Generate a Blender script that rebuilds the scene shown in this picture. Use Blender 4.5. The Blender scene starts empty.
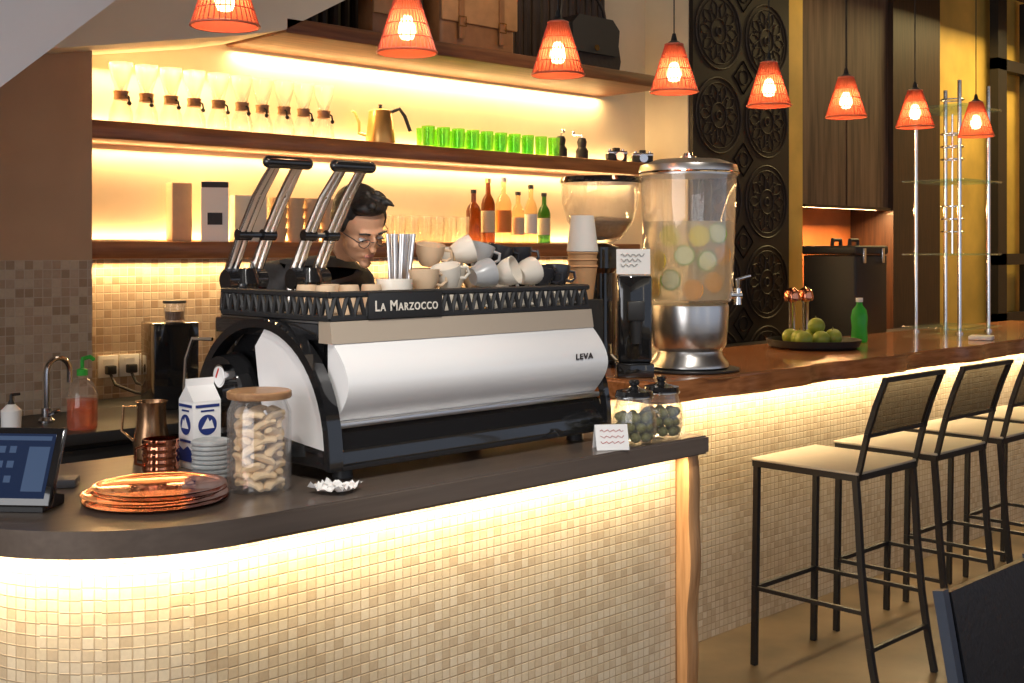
import bpy,bmesh,math,random
from mathutils import Vector,Matrix,Euler
R=random.Random(7)
pi=math.pi
scn=bpy.context.scene
COL=scn.collection
# ------------------------------------------------------------------ materials
def newmat(name):
    m=bpy.data.materials.new(name);m.use_nodes=True
    nt=m.node_tree;nt.nodes.clear()
    o=nt.nodes.new('ShaderNodeOutputMaterial')
    return m,nt,o
def N(nt,t,**k):
    n=nt.nodes.new('ShaderNode'+t)
    for a,b in k.items():
        if a in n.inputs: n.inputs[a].default_value=b
        else: setattr(n,a,b)
    return n
def L(nt,a,ao,b,bi): nt.links.new(a.outputs[ao],b.inputs[bi])
def c4(c): return (c[0],c[1],c[2],1)
def M(name,col,rough=.5,metal=0,noise=0,nscale=20,bump=0,spec=.5,emit=None,es=0,coat=0,stretch=None,col2=None):
    m,nt,o=newmat(name)
    p=N(nt,'BsdfPrincipled');p.inputs['Base Color'].default_value=c4(col)
    p.inputs['Roughness'].default_value=rough;p.inputs['Metallic'].default_value=metal
    p.inputs['Specular IOR Level'].default_value=spec
    p.inputs['Coat Weight'].default_value=coat
    if emit: p.inputs['Emission Color'].default_value=c4(emit);p.inputs['Emission Strength'].default_value=es
    L(nt,p,0,o,0)
    tc=N(nt,'TexCoord');mp=N(nt,'Mapping')
    if stretch: mp.inputs['Scale'].default_value=stretch
    L(nt,tc,'Object',mp,'Vector')
    nz=N(nt,'TexNoise',Scale=nscale,Detail=5.0);L(nt,mp,0,nz,'Vector')
    c2=col2 or tuple(max(0,x*(1-noise)) for x in col)
    if noise or col2:
        r=N(nt,'ValToRGB');r.color_ramp.elements[0].position=.32;r.color_ramp.elements[1].position=.68
        r.color_ramp.elements[0].color=c4(c2);r.color_ramp.elements[1].color=c4(col)
        L(nt,nz,'Fac',r,'Fac');L(nt,r,0,p,'Base Color')
    if bump:
        b=N(nt,'Bump',Strength=bump,Distance=.01);L(nt,nz,'Fac',b,'Height');L(nt,b,0,p,'Normal')
    return m
def wood(name,c1,c2,axis='X',rough=.35,scale=6,coat=.2):
    st={'X':(.6,9,9),'Y':(9,.6,9),'Z':(9,9,.6)}[axis]
    m=M(name,c1,rough,0,col2=c2,nscale=scale,bump=.08,coat=coat,stretch=st)
    return m
def glassm(name,tint=(1,1,1),body=.06,bodycol=(1,1,1),rough=.02,refl=.45):
    m,nt,o=newmat(name)
    tr=N(nt,'BsdfTransparent');tr.inputs[0].default_value=c4(tint)
    gl=N(nt,'BsdfGlossy');gl.inputs['Roughness'].default_value=rough
    lw=N(nt,'LayerWeight',Blend=.3)
    mr=N(nt,'MapRange');mr.inputs['From Min'].default_value=0;mr.inputs['From Max'].default_value=1
    mr.inputs['To Min'].default_value=.035;mr.inputs['To Max'].default_value=refl
    L(nt,lw,'Facing',mr,0)
    mx=N(nt,'MixShader');L(nt,mr,0,mx,0);L(nt,tr,0,mx,1);L(nt,gl,0,mx,2)
    df=N(nt,'BsdfDiffuse');df.inputs[0].default_value=c4(bodycol)
    tl=N(nt,'BsdfTranslucent');tl.inputs[0].default_value=c4(bodycol)
    m2=N(nt,'MixShader');m2.inputs[0].default_value=.6;L(nt,df,0,m2,1);L(nt,tl,0,m2,2)
    m3=N(nt,'MixShader');m3.inputs[0].default_value=body;L(nt,mx,0,m3,1);L(nt,m2,0,m3,2)
    L(nt,m3,0,o,0);return m
def tilemat(name,cols,mortar,pitch=.027,rough=.25):
    m,nt,o=newmat(name)
    p=N(nt,'BsdfPrincipled');L(nt,p,0,o,0)
    uv=N(nt,'UVMap')
    sc=N(nt,'VectorMath',operation='SCALE');sc.inputs['Scale'].default_value=1/pitch;L(nt,uv,0,sc,0)
    fl=N(nt,'VectorMath',operation='FLOOR');L(nt,sc,0,fl,0)
    fr=N(nt,'VectorMath',operation='FRACTION');L(nt,sc,0,fr,0)
    sb=N(nt,'VectorMath',operation='SUBTRACT');sb.inputs[1].default_value=(.5,.5,.5);L(nt,fr,0,sb,0)
    ab=N(nt,'VectorMath',operation='ABSOLUTE');L(nt,sb,0,ab,0)
    sx=N(nt,'SeparateXYZ');L(nt,ab,0,sx,0)
    mxx=N(nt,'Math',operation='MAXIMUM');L(nt,sx,0,mxx,0);L(nt,sx,1,mxx,1)
    mr=N(nt,'MapRange');mr.inputs['From Min'].default_value=.42;mr.inputs['From Max'].default_value=.47;L(nt,mxx,0,mr,0)
    wn=N(nt,'TexWhiteNoise');wn.noise_dimensions='2D';L(nt,fl,0,wn,'Vector')
    r=N(nt,'ValToRGB');cr=r.color_ramp;cr.interpolation='CONSTANT'
    cr.elements[0].position=0;cr.elements[0].color=c4(cols[0])
    cr.elements[1].position=1/len(cols);cr.elements[1].color=c4(cols[1])
    for i in range(2,len(cols)):
        e=cr.elements.new(i/len(cols));e.color=c4(cols[i])
    L(nt,wn,'Value',r,'Fac')
    tc=N(nt,'TexCoord');nz=N(nt,'TexNoise',Scale=90.0,Detail=3.0);L(nt,tc,'Object',nz,'Vector')
    mm=N(nt,'MixRGB',blend_type='MULTIPLY');mm.inputs[0].default_value=.2;L(nt,r,0,mm,1);L(nt,nz,'Fac',mm,2)
    mx=N(nt,'MixRGB');L(nt,mr,0,mx,0);L(nt,mm,0,mx,1);mx.inputs[2].default_value=c4(mortar);L(nt,mx,0,p,'Base Color')
    p.inputs['Roughness'].default_value=rough
    iv=N(nt,'Math',operation='SUBTRACT');iv.inputs[0].default_value=1;L(nt,mr,0,iv,1)
    wv=N(nt,'Math',operation='MULTIPLY');L(nt,wn,'Value',wv,0);wv.inputs[1].default_value=.25
    ad=N(nt,'Math',operation='ADD');L(nt,iv,0,ad,0);L(nt,wv,0,ad,1)
    b=N(nt,'Bump',Strength=.5,Distance=.003);L(nt,ad,0,b,'Height');L(nt,b,0,p,'Normal')
    return m
def emis(name,col,s):
    m,nt,o=newmat(name);e=N(nt,'Emission');e.inputs[0].default_value=c4(col);e.inputs[1].default_value=s;L(nt,e,0,o,0);return m

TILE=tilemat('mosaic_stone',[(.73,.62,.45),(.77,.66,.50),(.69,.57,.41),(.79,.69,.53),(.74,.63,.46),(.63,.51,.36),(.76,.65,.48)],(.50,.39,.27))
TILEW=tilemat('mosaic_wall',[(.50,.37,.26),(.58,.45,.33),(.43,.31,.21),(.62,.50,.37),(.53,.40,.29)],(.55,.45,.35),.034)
PLAST=M('warm_plaster',(.82,.72,.53),.8,noise=.14,nscale=3,bump=.25)
TANW=M('tan_plaster',(.58,.38,.24),.8,noise=.10,nscale=4,bump=.1)
CREAM=M('cream_plaster',(.80,.74,.62),.8,noise=.06,nscale=4,bump=.05)
GREYW=M('pale_grey_plaster',(.80,.79,.79),.8,noise=.05,nscale=4,bump=.05)
CEIL=M('ceiling_brown',(.10,.07,.05),.8,noise=.2)
FLOORM=M('floor_concrete',(.19,.135,.075),.35,noise=.6,nscale=3,bump=.05)
SHELFW=wood('shelf_wood',(.42,.16,.05),(.22,.07,.02),'X',.4)
BARW=wood('bar_wood',(.50,.20,.075),(.27,.095,.032),'X',.25,coat=.4)
POSTW=wood('post_wood',(.58,.33,.16),(.36,.18,.075),'Z',.5)
DKWOOD=wood('dark_wood',(.05,.022,.010),(.018,.008,.005),'Z',.5)
BRWOOD=wood('brown_wood_panel',(.20,.12,.075),(.07,.04,.026),'Z',.6,scale=2.6,coat=0)
LIDW=wood('lid_wood',(.50,.28,.13),(.34,.17,.08),'X',.5,scale=10)
STONE=M('brushed_bronze_top',(.20,.155,.125),.30,metal=.35,noise=.15,nscale=8,coat=.25,stretch=(.4,8,8))
BLK=M('black_gloss',(.012,.012,.013),.10,coat=.8)
BLKM=M('black_matte',(.02,.02,.021),.5)
BLKF=M('black_frame_metal',(.022,.022,.024),.4,metal=.3)
WHT=M('white_enamel',(.92,.91,.90),.25,coat=.5)
CER=M('white_ceramic',(.82,.75,.64),.25,coat=.3)
CERG=M('grey_ceramic',(.42,.42,.42),.3,coat=.3)
CERB=M('black_ceramic',(.03,.03,.035),.25,coat=.3)
KRAFT=M('kraft_paper',(.55,.31,.15),.8,noise=.1)
KRAFTL=M('light_kraft',(.70,.50,.32),.8,noise=.1)
PAPER=M('white_paper',(.88,.87,.85),.7)
STEEL=M('brushed_steel',(.70,.68,.66),.28,metal=1,noise=.06,nscale=30,stretch=(1,1,30))
FASC=M('warm_reflection_steel',(.60,.49,.37),.4,metal=.35)  # tan is the warm reflection on the steel, put into its base colour
CHROME=M('chrome',(.85,.85,.86),.12,metal=1)
LEVERM=M('polished_lever_steel',(.60,.60,.62),.18,metal=1)
COPPER=M('polished_copper',(.78,.30,.17),.10,metal=1)
BRASS=M('brass',(.75,.48,.16),.2,metal=1)
GLASS=glassm('clear_glass')
GLASSS=glassm('shelf_glass',(.85,1,.93),.05)
GGREEN=glassm('green_glass',(.62,.92,.30),.16,(.38,.72,.12),refl=.35)
GDARK=glassm('dark_green_glass',(.25,.5,.15),.3,(.05,.16,.04))
FROST=glassm('frosted_glass',(1,.97,.92),.16,(.9,.87,.8))
AMBER=glassm('amber_glass',(.6,.3,.10),.4,(.16,.06,.02))
LEMON=glassm('lemonade',(1,.98,.88),.33,(.98,.95,.84),refl=.08)
GREENB=glassm('green_plastic',(.3,.9,.35),.55,(.12,.65,.18))
SOAPG=glassm('soap_liquid',(1,.55,.30),.25,(.85,.25,.10))
FILTER=glassm('paper_filter',(1,.97,.9),.40,(.95,.93,.88),refl=.1)
SKIN=M('skin',(.56,.30,.18),.5,noise=.06,nscale=8,spec=.4)
LIPS=M('lips',(.42,.17,.13),.5)
HAIR=M('black_hair',(.012,.009,.008),.45,noise=.4,nscale=60,bump=.6,stretch=(1,.2,1))
SHIRT=M('dark_shirt',(.035,.035,.04),.8,noise=.3,nscale=40,bump=.1)
PANTS=M('black_trousers',(.02,.02,.022),.8)
SEATM=M('cream_seat',(.60,.52,.39),.6,noise=.05,bump=.03)
NAVY=M('black_leather',(.014,.016,.022),.35,noise=.3,nscale=80,bump=.1)
BLUE=M('blue_print',(.015,.035,.20),.5)
RED=M('red_paint',(.6,.03,.02),.4)
INK=M('dark_ink',(.04,.03,.03),.7)
COFFEE=M('coffee_beans',(.25,.12,.05),.5,noise=.4,nscale=90,bump=.4)
BISC=M('biscotti',(.90,.66,.38),.8,noise=.18,nscale=60,bump=.15)
NUT=M('olive_nut',(.26,.25,.07),.5,noise=.4,nscale=70,bump=.3)
FRUITG=M('green_fruit',(.36,.44,.06),.4,noise=.25,nscale=15)
LEMY=M('lemon_flesh',(1,.80,.12),.4,noise=.1)
ORAN=M('orange_flesh',(1,.46,.04),.4,noise=.1)
PALE=M('pale_lemon_flesh',(.96,.94,.66),.4,noise=.05)
RIND=M('lime_rind',(.22,.45,.05),.4)
ICE=glassm('ice',(1,1,1),.35,(1,.98,.9))
LEATHD=M('dark_leather',(.03,.022,.02),.4,noise=.3,nscale=30,bump=.2)
GOLDW=M('gold_wall',(.85,.55,.12),.55,noise=.3,nscale=3,bump=.1)
COPW=M('copper_wall',(.60,.22,.07),.45,noise=.3,nscale=4,bump=.1)
SCREEN=M('screen',(.01,.015,.03),.1,emit=(.04,.10,.30),es=.12)
UIW=M('screen_light',(.03,.05,.09),.2,emit=(.25,.40,.75),es=.12)
BULB=emis('bulb_glow',(1,.66,.32),45)
WIRE=M('shade_wire',(.58,.12,.06),.4)
CORD=M('black_cord',(.01,.01,.01),.6)
SLATE=M('grey_plastic',(.10,.10,.11),.4)
ORNB=M('ornament_base',(.012,.008,.006),.5)
ORNR=M('ornament_relief',(.030,.019,.013),.5)
def mixtrans(name,dcol,tcol,tf,trf,trc=(1,1,1)):
    m,nt,o=newmat(name)
    df=N(nt,'BsdfDiffuse');df.inputs[0].default_value=c4(dcol)
    tl=N(nt,'BsdfTranslucent');tl.inputs[0].default_value=c4(tcol)
    a=N(nt,'MixShader');a.inputs[0].default_value=tf;L(nt,df,0,a,1);L(nt,tl,0,a,2)
    tr=N(nt,'BsdfTransparent');tr.inputs[0].default_value=c4(trc)
    b=N(nt,'MixShader');b.inputs[0].default_value=trf;L(nt,a,0,b,1);L(nt,tr,0,b,2);L(nt,b,0,o,0);return m
CLOTH=mixtrans('red_mesh_cloth',(.75,.17,.09),(.92,.28,.15),.45,.36,(1,.78,.66))
WOVE=mixtrans('woven_mesh',(.045,.032,.024),(.05,.04,.03),.1,.10)
# ------------------------------------------------------------------ mesh builder
class B:
    def __init__(s): s.bm=bmesh.new();s.mi=0;s.X=Matrix.Identity(4);s.uv=None
    def _v(s,co): return s.bm.verts.new(s.X@Vector(co))
    def _f(s,vs,smooth=True):
        try: f=s.bm.faces.new(vs)
        except ValueError: return None
        f.material_index=s.mi;f.smooth=smooth;return f
    def box(s,x0,x1,y0,y1,z0,z1,bev=0,seg=2,M4=None):
        Mx=M4 or Matrix.Identity(4)
        v=[s._v(Mx@Vector((x,y,z))) for x in(x0,x1) for y in(y0,y1) for z in(z0,z1)]
        fs=[s._f([v[i] for i in q]) for q in((0,1,3,2),(4,6,7,5),(0,4,5,1),(2,3,7,6),(0,2,6,4),(1,5,7,3))]
        if bev:
            es=list({e for f in fs for e in f.edges})
            r=bmesh.ops.bevel(s.bm,geom=es,offset=bev,segments=seg,profile=.5,affect='EDGES')
            for f in r['faces']: f.material_index=s.mi;f.smooth=True
        return s
    def bx(s,c,sz,rot=(0,0,0),bev=0):
        Mx=Matrix.Translation(c)@Euler(rot).to_matrix().to_4x4()
        a,b,d=[k/2 for k in sz];return s.box(-a,a,-b,b,-d,d,bev,2,Mx)
    def ring(s,c,u,v,r,n,ph=0):
        return [s._v(Vector(c)+u*(r*math.cos(2*pi*i/n+ph))+v*(r*math.sin(2*pi*i/n+ph))) for i in range(n)]
    def cyl(s,p0,p1,r0,r1=None,n=20,cap=True,ph=0):
        p0=Vector(p0);p1=Vector(p1);r1=r0 if r1 is None else r1
        d=(p1-p0).normalized();a=Vector((0,0,1)) if abs(d.z)<.9 else Vector((1,0,0))
        u=d.cross(a).normalized();v=d.cross(u)
        A=s.ring(p0,u,v,r0,n,ph);C=s.ring(p1,u,v,r1,n,ph)
        for i in range(n): s._f([A[i],A[(i+1)%n],C[(i+1)%n],C[i]])
        if cap: s._f(A[::-1]);s._f(C)
        return s
    def lathe(s,prof,n=28,c=(0,0,0)):
        rings=[]
        for r,z in prof:
            if r<1e-6: rings.append([s._v((c[0],c[1],c[2]+z))])
            else: rings.append([s._v((c[0]+r*math.cos(2*pi*i/n),c[1]+r*math.sin(2*pi*i/n),c[2]+z)) for i in range(n)])
        for A,C in zip(rings,rings[1:]):
            for i in range(n):
                j=(i+1)%n
                if len(A)==1 and len(C)==1: continue
                if len(A)==1: s._f([A[0],C[j],C[i]])
                elif len(C)==1: s._f([A[i],A[j],C[0]])
                else: s._f([A[i],A[j],C[j],C[i]])
        return s
    def tube(s,pts,r,n=8,closed=False,cap=True,flat=None):
        P=[Vector(p) for p in pts];m=len(P);rings=[]
        t0=(P[1]-P[0]).normalized();a=Vector((0,0,1)) if abs(t0.z)<.9 else Vector((1,0,0))
        u=t0.cross(a).normalized()
        for i in range(m):
            if closed: t=(P[(i+1)%m]-P[i-1]).normalized()
            else: t=(P[min(i+1,m-1)]-P[max(i-1,0)]).normalized()
            u=(u-t*u.dot(t)).normalized();v=t.cross(u)
            rr=r[i] if isinstance(r,(list,tuple)) else r
            rings.append([s._v(P[i]+u*(rr*math.cos(2*pi*k/n+pi/n))+v*(rr*(flat or 1)*math.sin(2*pi*k/n+pi/n))) for k in range(n)])
        for i in range(m if closed else m-1):
            A=rings[i];C=rings[(i+1)%m]
            for k in range(n): s._f([A[k],A[(k+1)%n],C[(k+1)%n],C[k]])
        if not closed and cap: s._f(rings[0][::-1]);s._f(rings[-1])
        return s
    def prism(s,poly,ax,a,b):
        def mk(p,t): return {'x':(t,p[0],p[1]),'y':(p[0],t,p[1]),'z':(p[0],p[1],t)}[ax]
        A=[s._v(mk(p,a)) for p in poly];C=[s._v(mk(p,b)) for p in poly];n=len(poly)
        for i in range(n): s._f([A[i],A[(i+1)%n],C[(i+1)%n],C[i]])
        s._f(A[::-1]);s._f(C);return s
    def sph(s,c,r,u=16,v=10,rot=None):
        r=(r,r,r) if not isinstance(r,(list,tuple)) else r
        Mx=Matrix.Translation(c)@(Euler(rot).to_matrix().to_4x4() if rot else Matrix.Identity(4))
        rings=[]
        for j in range(v+1):
            t=pi*j/v
            if j in(0,v): rings.append([s._v(Mx@Vector((0,0,r[2]*math.cos(t))))])
            else: rings.append([s._v(Mx@Vector((r[0]*math.sin(t)*math.cos(2*pi*i/u),r[1]*math.sin(t)*math.sin(2*pi*i/u),r[2]*math.cos(t)))) for i in range(u)])
        for A,C in zip(rings,rings[1:]):
            for i in range(u):
                j=(i+1)%u
                if len(A)==1: s._f([A[0],C[i],C[j]])
                elif len(C)==1: s._f([A[i],C[0],A[j]])
                else: s._f([A[i],C[i],C[j],A[j]])
        return s
    def uvwall(s,path,z0,z1):
        uvl=s.bm.loops.layers.uv.verify();d=0
        for p,q in zip(path,path[1:]):
            l=(Vector(q)-Vector(p)).length
            v=[s._v((p[0],p[1],z0)),s._v((q[0],q[1],z0)),s._v((q[0],q[1],z1)),s._v((p[0],p[1],z1))]
            f=s._f(v,False)
            for lp,uv in zip(f.loops,((d,z0),(d+l,z0),(d+l,z1),(d,z1))): lp[uvl].uv=uv
            d+=l
        return s
    def mesh(s,name,mats,ang=35):
        bmesh.ops.recalc_face_normals(s.bm,faces=s.bm.faces)
        me=bpy.data.meshes.new(name);s.bm.to_mesh(me);s.bm.free()
        for m in (mats if isinstance(mats,(list,tuple)) else [mats]): me.materials.append(m)
        me.set_sharp_from_angle(angle=math.radians(ang))
        return me
def _obj(name,data,loc=(0,0,0),rot=(0,0,0)):
    o=bpy.data.objects.new(name,data);o.location=loc;o.rotation_euler=rot;COL.objects.link(o);return o
def meta(o,label,cat,group=None,kind=None):
    if label:o['label']=label
    if cat:o['category']=cat
    if group:o['group']=group
    if kind:o['kind']=kind
def T(name,label,cat,loc,rz=0,group=None):
    o=_obj(name,None,loc,(0,0,rz));o.empty_display_size=.1;meta(o,label,cat,group);return o
def P(b,name,mats,par,label=None,loc=(0,0,0),rot=(0,0,0),ang=35):
    o=_obj(name,b.mesh(name,mats,ang),loc,rot);o.parent=par
    if label:o['label']=label
    return o
def S(b,name,mats,label,cat,loc=(0,0,0),rot=(0,0,0),group=None,kind=None,ang=35):
    o=_obj(name,b.mesh(name,mats,ang),loc,rot);meta(o,label,cat,group,kind);return o
def C(o,loc,rz=None,label=None,mats=None):
    n=o.copy();COL.objects.link(n);n.location=loc
    if rz is not None:n.rotation_euler=(o.rotation_euler[0],o.rotation_euler[1],rz)
    if label:n['label']=label
    def kids(a,b):
        for ch in list(a.children):
            k=ch.copy();COL.objects.link(k);k.parent=b;kids(ch,k)
    kids(o,n);return n
def text(name,s,size,mat,par,loc,rot,label=None,ext=.0008,sx=1,caps=False,space=1.0,off=.0006):
    cu=bpy.data.curves.new('t','FONT');cu.body=s;cu.size=size;cu.extrude=ext;cu.align_x='CENTER';cu.align_y='CENTER';cu.offset=off
    cu.space_character=space
    if caps:
        cu.small_caps_scale=.72
        for f_ in cu.body_format: f_.use_small_caps=True
    to=bpy.data.objects.new('t',cu);COL.objects.link(to);bpy.context.view_layer.update()
    dg=bpy.context.evaluated_depsgraph_get()
    me=bpy.data.meshes.new_from_object(to.evaluated_get(dg));bpy.data.objects.remove(to)
    me.materials.clear();me.materials.append(mat)
    o=_obj(name,me,loc,rot);o.parent=par;o.scale=(sx,1,1)
    if label:o['label']=label
    return o
def area(name,loc,sx,sy,e,col,rot=(0,0,0)):
    l=bpy.data.lights.new(name,'AREA');l.shape='RECTANGLE';l.size=sx;l.size_y=sy;l.energy=e;l.color=col
    return _obj(name,l,loc,rot)
def spot(name,loc,to,e,col,ang=40,rad=.06):
    l=bpy.data.lights.new(name,'SPOT');l.energy=e;l.color=col;l.spot_size=math.radians(ang);l.spot_blend=.6;l.shadow_soft_size=rad
    d=Vector(to)-Vector(loc);return _obj(name,l,loc,d.to_track_quat('-Z','Y').to_euler())
WARM=(1,.66,.29)
# ------------------------------------------------------------------ camera
cam=bpy.data.cameras.new('camera');cam.lens=1200/1024*36;cam.sensor_width=36;cam.shift_y=-91.5/1024
co=_obj('camera',cam,(0,0,1.5),(pi/2,0,-math.radians(44.1)));scn.camera=co
scn.view_settings.view_transform='Standard'
# ------------------------------------------------------------------ room shell
def st(b,name,mat,label,**k): return S(b,name,mat,label,'room',kind='structure',**k)
st(B().box(-3,11,-3,4.9,-.1,0),'floor',FLOORM,'worn brown concrete floor of the cafe')
st(B().box(-3,11,-3,4.9,3.6,3.7),'ceiling',CEIL,'dark brown cafe ceiling')
st(B().box(2.016,5.59,4.62,4.9,1.4625,3.6),'wall_back',PLAST,'textured plaster wall behind the lit shelves')
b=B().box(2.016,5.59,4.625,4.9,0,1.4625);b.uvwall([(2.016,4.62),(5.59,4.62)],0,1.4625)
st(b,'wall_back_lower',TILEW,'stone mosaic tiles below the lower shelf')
st(B().box(-3,2.016,4.36,4.9,1.4625,3.6),'wall_pier',TANW,'tan plaster pier beside the shelves')
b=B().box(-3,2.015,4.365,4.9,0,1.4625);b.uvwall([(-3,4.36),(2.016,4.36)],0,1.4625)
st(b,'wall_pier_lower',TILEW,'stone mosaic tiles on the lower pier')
b=B().box(5.59,6.62,4.3,4.9,0,3.6)
st(b,'wall_column',PLAST,'plastered column returning to the shelves')
st(B().box(6.62,6.79,4.29,4.9,0,3.6),'wall_gold_strip',GOLDW,'narrow gold painted wall strip')
b=B().box(6.79,7.92,4.3,4.9,1.80,3.6);st(b,'wall_panelled',BRWOOD,'brown timber panelled wall over the niche')
st(B().box(6.79,7.92,4.6,4.9,0,1.8),'wall_niche',COPW,'copper coloured back of the niche')
st(B().box(7.92,8.63,4.26,4.9,0,3.6),'wall_dark_column',DKWOOD,'very dark timber column')
st(B().box(8.63,11,4.3,4.9,0,3.6),'wall_gold',GOLDW,'gold painted end wall')
st(B().box(11,11.1,-3,4.9,0,3.6),'wall_right',TANW,'tan end wall of the room')
st(B().box(-3.1,-3,-3,4.9,0,3.6),'wall_left',CREAM,'cream side wall')
b=B().box(-3,11,-3.1,-3,0,.4).box(-3,11,-3.1,-3,3.1,3.6)
for x in(-3,0.4,3.9,7.4,10.9): b.box(x,x+.1,-3.1,-3,.4,3.1)
st(b,'wall_front',CREAM,'street front wall with tall window openings')
# ornate panel
b=B().box(5.60,6.60,4.27,4.299,0,3.59)
b.mi=1
def crc(cx,cz,r,rr,n=28): b.tube([(cx+r*math.cos(2*pi*i/n),4.268,cz+r*math.sin(2*pi*i/n)) for i in range(n)],rr,5,closed=True)
for ix in range(2):
    for iz in range(6):
        cx=5.85+ix*.5;cz=.78+iz*.5+.02
        crc(cx,cz,.225,.006);crc(cx,cz,.195,.003);crc(cx,cz,.075,.0045);crc(cx,cz,.025,.006,12)
        for q in range(10):
            a=2*pi*q/10;a2=a+pi/10
            pts=[(cx+r_*math.cos(a+o_),4.268,cz+r_*math.sin(a+o_)) for r_,o_ in((.08,0),(.125,.20),(.16,.17),(.188,0),(.16,-.17),(.125,-.20))]
            b.tube(pts,.0035,5,closed=True)
            crc(cx+.135*math.cos(a2),cz+.135*math.sin(a2),.012,.003,8)
        for sx_,sz_ in((1,1),(-1,1)):
            ex,ez=cx+.25*sx_,cz+.25*sz_
            if 5.62<ex<6.58:
                crc(ex,ez,.045,.004,14);b.tube([(ex-.10,4.268,ez),(ex,4.268,ez+.10),(ex+.10,4.268,ez),(ex,4.268,ez-.10)],.004,5,closed=True)
S(b,'ornate_wall_panel',[ORNB,ORNR],'dark carved panel with faint floral medallion ornament','wall panel')
b=B()
b.box(7.35,7.356,4.295,4.2999,1.80,3.59)
b.box(6.79,7.92,4.27,4.299,1.78,1.80)
st(b,'trim_1',DKWOOD,'dark joints between brown wall panels')
b=B()
for x,w_ in((9.46,.16),(10.02,.10)): b.box(x,x+w_,4.18,4.25,.9,3.55)
for z in(.9,1.38,2.95): b.box(9.46,10.8,4.18,4.25,z,z+.09)
st(b,'window_1',BLKF,'black steel frame against the gold wall')
f=lambda x:1.979+.861*(x-1.38)
st(B().prism([(-1,f(-1)+1.2),(.2,f(.2)),(3.25,f(3.25)),(3.25,3.6),(-1,3.6)],'y',3.6,4.1),'trim_2',GREYW,'pale grey sloping underside of the stairs')
st(B().prism([(1.2,2.10),(1.80,2.213),(2.55,2.352),(2.735,2.396),(3.034,2.56),(3.4,2.80),(3.4,3.6),(1.2,3.6)],'y',4.15,4.36),'trim_3',CREAM,'cream plaster soffit below the stairs')
st(B().prism([(2.017,2.26),(2.55,2.352),(2.735,2.396),(2.735,3.6),(2.017,3.6)],'y',4.36,4.619),'trim_4',CREAM,'cream plaster soffit above the shelf wall')
# ------------------------------------------------------------------ shelves
def shelf(name,x0,x1,y0,y1,z0,z1,mat,label):
    return S(B().box(x0,x1,y0,y1,z0,z1,.006),name,mat,label,'shelf')
UZ=1.997;LZ=1.534
SHD=wood('high_shelf_wood',(.22,.08,.026),(.11,.035,.012),'X',.5,coat=0)
shelf('wall_shelf',2.02,5.5,4.38,4.618,1.925,UZ,SHELFW,'thick reddish wooden shelf holding coffee makers and glasses')
shelf('wall_shelf',2.02,5.26,4.38,4.618,1.466,LZ,SHELFW,'thick reddish wooden shelf holding bottles and coffee bags')
shelf('wall_shelf',2.74,5.20,4.15,4.618,2.385,2.45,SHD,'high dark wooden shelf holding leather bags')
b=B()
x=2.80
while x<5.12:
    w=.05+R.random()*.03
    b.cyl((x+w/2,4.565,2.452),(x+w/2,4.565,3.5),w/2,w/2*.95,10);x+=w+.004
S(b,'timber_pole_screen',DKWOOD,'row of upright dark timber poles behind the bags','screen')
# ------------------------------------------------------------------ front counter
def arc(cx,cy,r,a0,a1,n): return [(cx+r*math.cos(math.radians(a0+(a1-a0)*i/n)),cy+r*math.sin(math.radians(a0+(a1-a0)*i/n))) for i in range(n+1)]
path=[(3.095,2.43)]+arc(1.45,2.85,.42,270,180,14)+[(1.03,3.24)]
b=B();b.uvwall(path,0,.838);b.uvwall([(1.03,3.24),(3.095,3.24),(3.095,2.43)],0,.838)
b._f([b._v((p[0],p[1],.838)) for p in path+[(3.095,3.24)]])
S(b,'front_counter',TILE,'curved counter base clad in cream stone mosaic','counter')
top=[(3.165,3.3),(3.165,2.35)]+arc(1.45,2.85,.5,270,180,20)+[(.95,3.3)]
b=B().prism(top,'z',.84,.90)
es=[e for e in b.bm.edges if abs(e.verts[0].co.z-e.verts[1].co.z)<1e-5]
bmesh.ops.bevel(b.bm,geom=es,offset=.006,segments=2,affect='EDGES')
S(b,'front_countertop',STONE,'brown grey brushed metal countertop with rounded corner','countertop')
# live edge end panel: outline varies in both directions
b=B();NZ=28;rows=[]
for i in range(NZ+1):
    z=i*.838/NZ
    y0=2.376+.008*math.sin(z*8+.5)+.004*math.sin(z*21+1);x0=3.103+.004*math.sin(z*6+2);x1=3.158+.004*math.sin(z*11)
    rows.append([b._v(p) for p in((x0,y0+.008,z),((x0+x1)/2,y0,z),(x1,y0+.008,z),(3.158,3.24,z),(3.103,3.24,z))])
for A_,C_ in zip(rows,rows[1:]):
    for k_ in range(5): b._f([A_[k_],A_[(k_+1)%5],C_[(k_+1)%5],C_[k_]])
b._f(rows[0][::-1]);b._f(rows[-1])
S(b,'counter_end_panel',POSTW,'live edge wooden panel closing the counter end','panel')
# ------------------------------------------------------------------ right bar
b=B();b.uvwall([(3.175,3.24),(3.175,2.8),(7.6,2.8),(7.6,3.24),(3.175,3.24)],0,.972)
b._f([b._v(p) for p in((3.175,2.8,.972),(7.6,2.8,.972),(7.6,3.24,.972),(3.175,3.24,.972))])
S(b,'bar_counter',TILE,'long bar base clad in cream stone mosaic','bar')
fe=[(3.175+i*4.475/60,2.555+.018*math.sin(i*.55)+.01*math.sin(i*1.3+2)) for i in range(61)]
b=B().prism(fe+[(7.65,3.3),(3.175,3.3)],'z',.975,1.05)
es=[e for e in b.bm.edges if abs(e.verts[0].co.z-e.verts[1].co.z)<1e-5]
bmesh.ops.bevel(b.bm,geom=es,offset=.012,segments=3,affect='EDGES')
S(b,'bar_worktop',BARW,'glossy live edge wooden bar top','bar top')
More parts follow.
